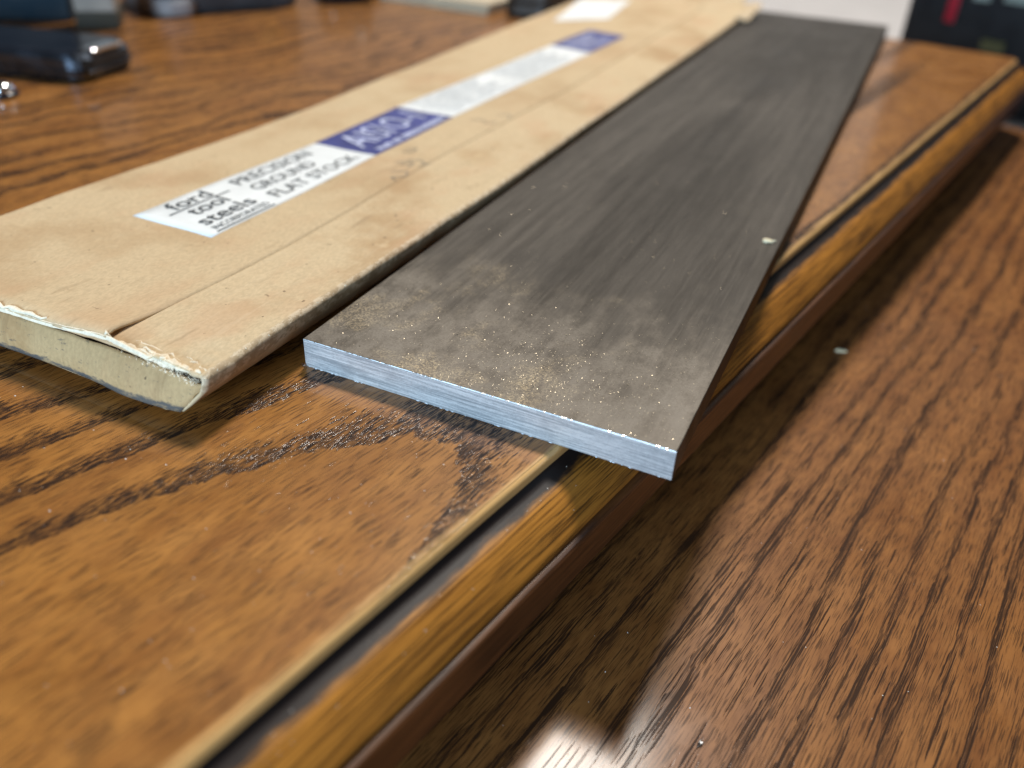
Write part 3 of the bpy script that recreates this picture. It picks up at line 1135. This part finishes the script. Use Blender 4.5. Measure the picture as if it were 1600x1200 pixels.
screw = thing('chrome_stud', 'small silver stud on the table near the chrome tool', 'stud', (-212.5, 99.5, 0))
outline_prism('base', round_rect(11, 11, 5, 5), [(0, 0.6), (0.8, 0), (1.8, 0.3)], M['black_gloss'], screw, True)
outline_prism('dome', round_rect(9, 9, 4.4, 6), [(1.8, 0.2), (3.2, 0.2), (4.4, 1.0), (5.1, 2.2), (5.3, 3.4)], M['chrome_pale'], screw, True)

teal = thing('teal_box', 'dark teal box standing at the far side of the table', 'box', (-372, 186, 0), math.radians(38))
bm_obj('carton', box_bm(-70, 70, -22, 22, 0, 95, 1.5), M['teal'], teal)
bm_obj('lid', box_bm(-71, 71, -23, 23, 95, 104, 1.0), M['teal'], teal)
bm_obj('scrap', box_bm(-68, -8, -27, -22.5, 0, 7, 0.8), M['pale_grey'], teal)

blk = thing('wood_block', 'small beige block with a dark olive foot beside the teal box', 'block', (-286, 214, 0), math.radians(42))
bm_obj('foot', box_bm(-10, 10, -12, 12, 0, 8, 0.8), M['olive'], blk)
bm_obj('block', box_bm(-9.4, 9.4, -11.4, 11.4, 7.95, 60, 1.0), M['beige'], blk)

case = thing('grey_case', 'charcoal case with a pale rim lying past the teal box', 'case', (-287, 298, 0), math.radians(65))
outline_prism('shell', round_rect(84, 62, 10), [(0, 3), (3, 0.5), (28, 0), (38, 4)], M['charcoal'], case, False)
outline_prism('rim', round_rect(22, 66, 9), [(0.5, 1.0), (2, 0), (7, 0), (9, 2)], M['pale_grey'], case).location = Vector((-33, -2.5, 0)) * MM
outline_prism('latch', round_rect(10, 6, 2), [(0, 0.4), (10, 0), (11, 0.6)], M['yellow'], case).location = Vector((18, -32, 8)) * MM

blk2 = thing('black_pouch', 'small black pouch next to the charcoal case', 'pouch', (-238, 360, 0), math.radians(40))
outline_prism('pouch', round_rect(34, 40, 10), [(0, 2), (4, 0), (14, 1), (20, 6)], M['black_gloss'], blk2, True)
outline_prism('flap', round_rect(34.8, 16, 6), [(6, 0.3), (15, 1.2), (20.6, 4)], M['charcoal'], blk2, True)

env = thing('cream_card', 'cream card folder lying flat past the cardboard sleeve', 'folder', (-197, 430, 0), math.radians(-4))
bm_obj('cover', box_bm(-60, 60, -60, 60, 0.0, 3.2, 0.4), M['cream'], env)
bm_obj('cover', box_bm(-58, 60, -58, 59, 3.25, 6.0, 0.4), M['cream'], env)

strap = thing('brown_wallet', 'dark brown rounded leather wallet between the cream folder and the cardboard sleeve', 'wallet', (-121, 410, 0), math.radians(3))
outline_prism('back', round_rect(30, 76, 8), [(0, 1.6), (2, 0), (7, 0.4), (8, 1.4)], M['dark_brown'], strap, False)
outline_prism('front', round_rect(30, 74, 8), [(8, 1.2), (9, 0.2), (14, 0.4), (16, 3.0)], M['dark_brown'], strap, False)

# white counter and black appliance seen beyond the table's end
M['white_paint'] = plain('white_laminate', (0.46, 0.445, 0.45), 0.5, 0, 0.05, 0.02)
M['appliance'] = plain('black_plastic', (0.008, 0.009, 0.012), 0.45, 0, 0.2, 0.05)
M['red'] = plain('red_plastic', (0.42, 0.012, 0.03), 0.4, 0, 0.1, 0.05)
M['green_grey'] = plain('green_grey_print', (0.30, 0.34, 0.30), 0.5, 0, 0.1, 0.05)
wl = mesh_obj('wall', [(-2600, 1860, -740), (2600, 1860, -740), (2600, 1860, 1500), (-2600, 1860, 1500)], [(0, 3, 2, 1)],
              plain('pale_wall_paint', (0.70, 0.67, 0.64), 0.8, 0, 0.04, 0.01))
tag(wl, kind='structure')  # unseen back wall, added to reflect pale in the far tabletop and bar
ctr = thing('white_counter', 'pale white counter standing past the end of the oak table', 'counter', (150, 1120, -740), 0.0)
bm_obj('worktop', box_bm(-700, 700, -505, 700, 632, 660, 3, 3), M['white_paint'], ctr)
bm_obj('cabinet', box_bm(-690, 690, -480, 690, 0, 632.2, 2), M['white_paint'], ctr)

ap_ = thing('black_appliance', 'black boxy appliance with a red mark, standing on the white counter', 'appliance', (79, 700, -80), math.radians(-22.8))
bm_obj('housing', box_bm(0, 420, 0, 240, 0.0, 260, 3, 3), M['appliance'], ap_)
bm_obj('red_mark', box_bm(32, 40, -1.2, 0.5, 60, 92, 0.5), M['red'], ap_)
bm_obj('badge', box_bm(49, 62, -1.0, 0.5, 78.5, 90, 0.4), M['green_grey'], ap_)
bm_obj('badge', box_bm(72, 90, -1.0, 0.5, 80, 92, 0.4), M['green_grey'], ap_)
bm_obj('knob', box_bm(66, 84, -3.0, 0.5, 44, 53, 1.0), M['yellow'], ap_)
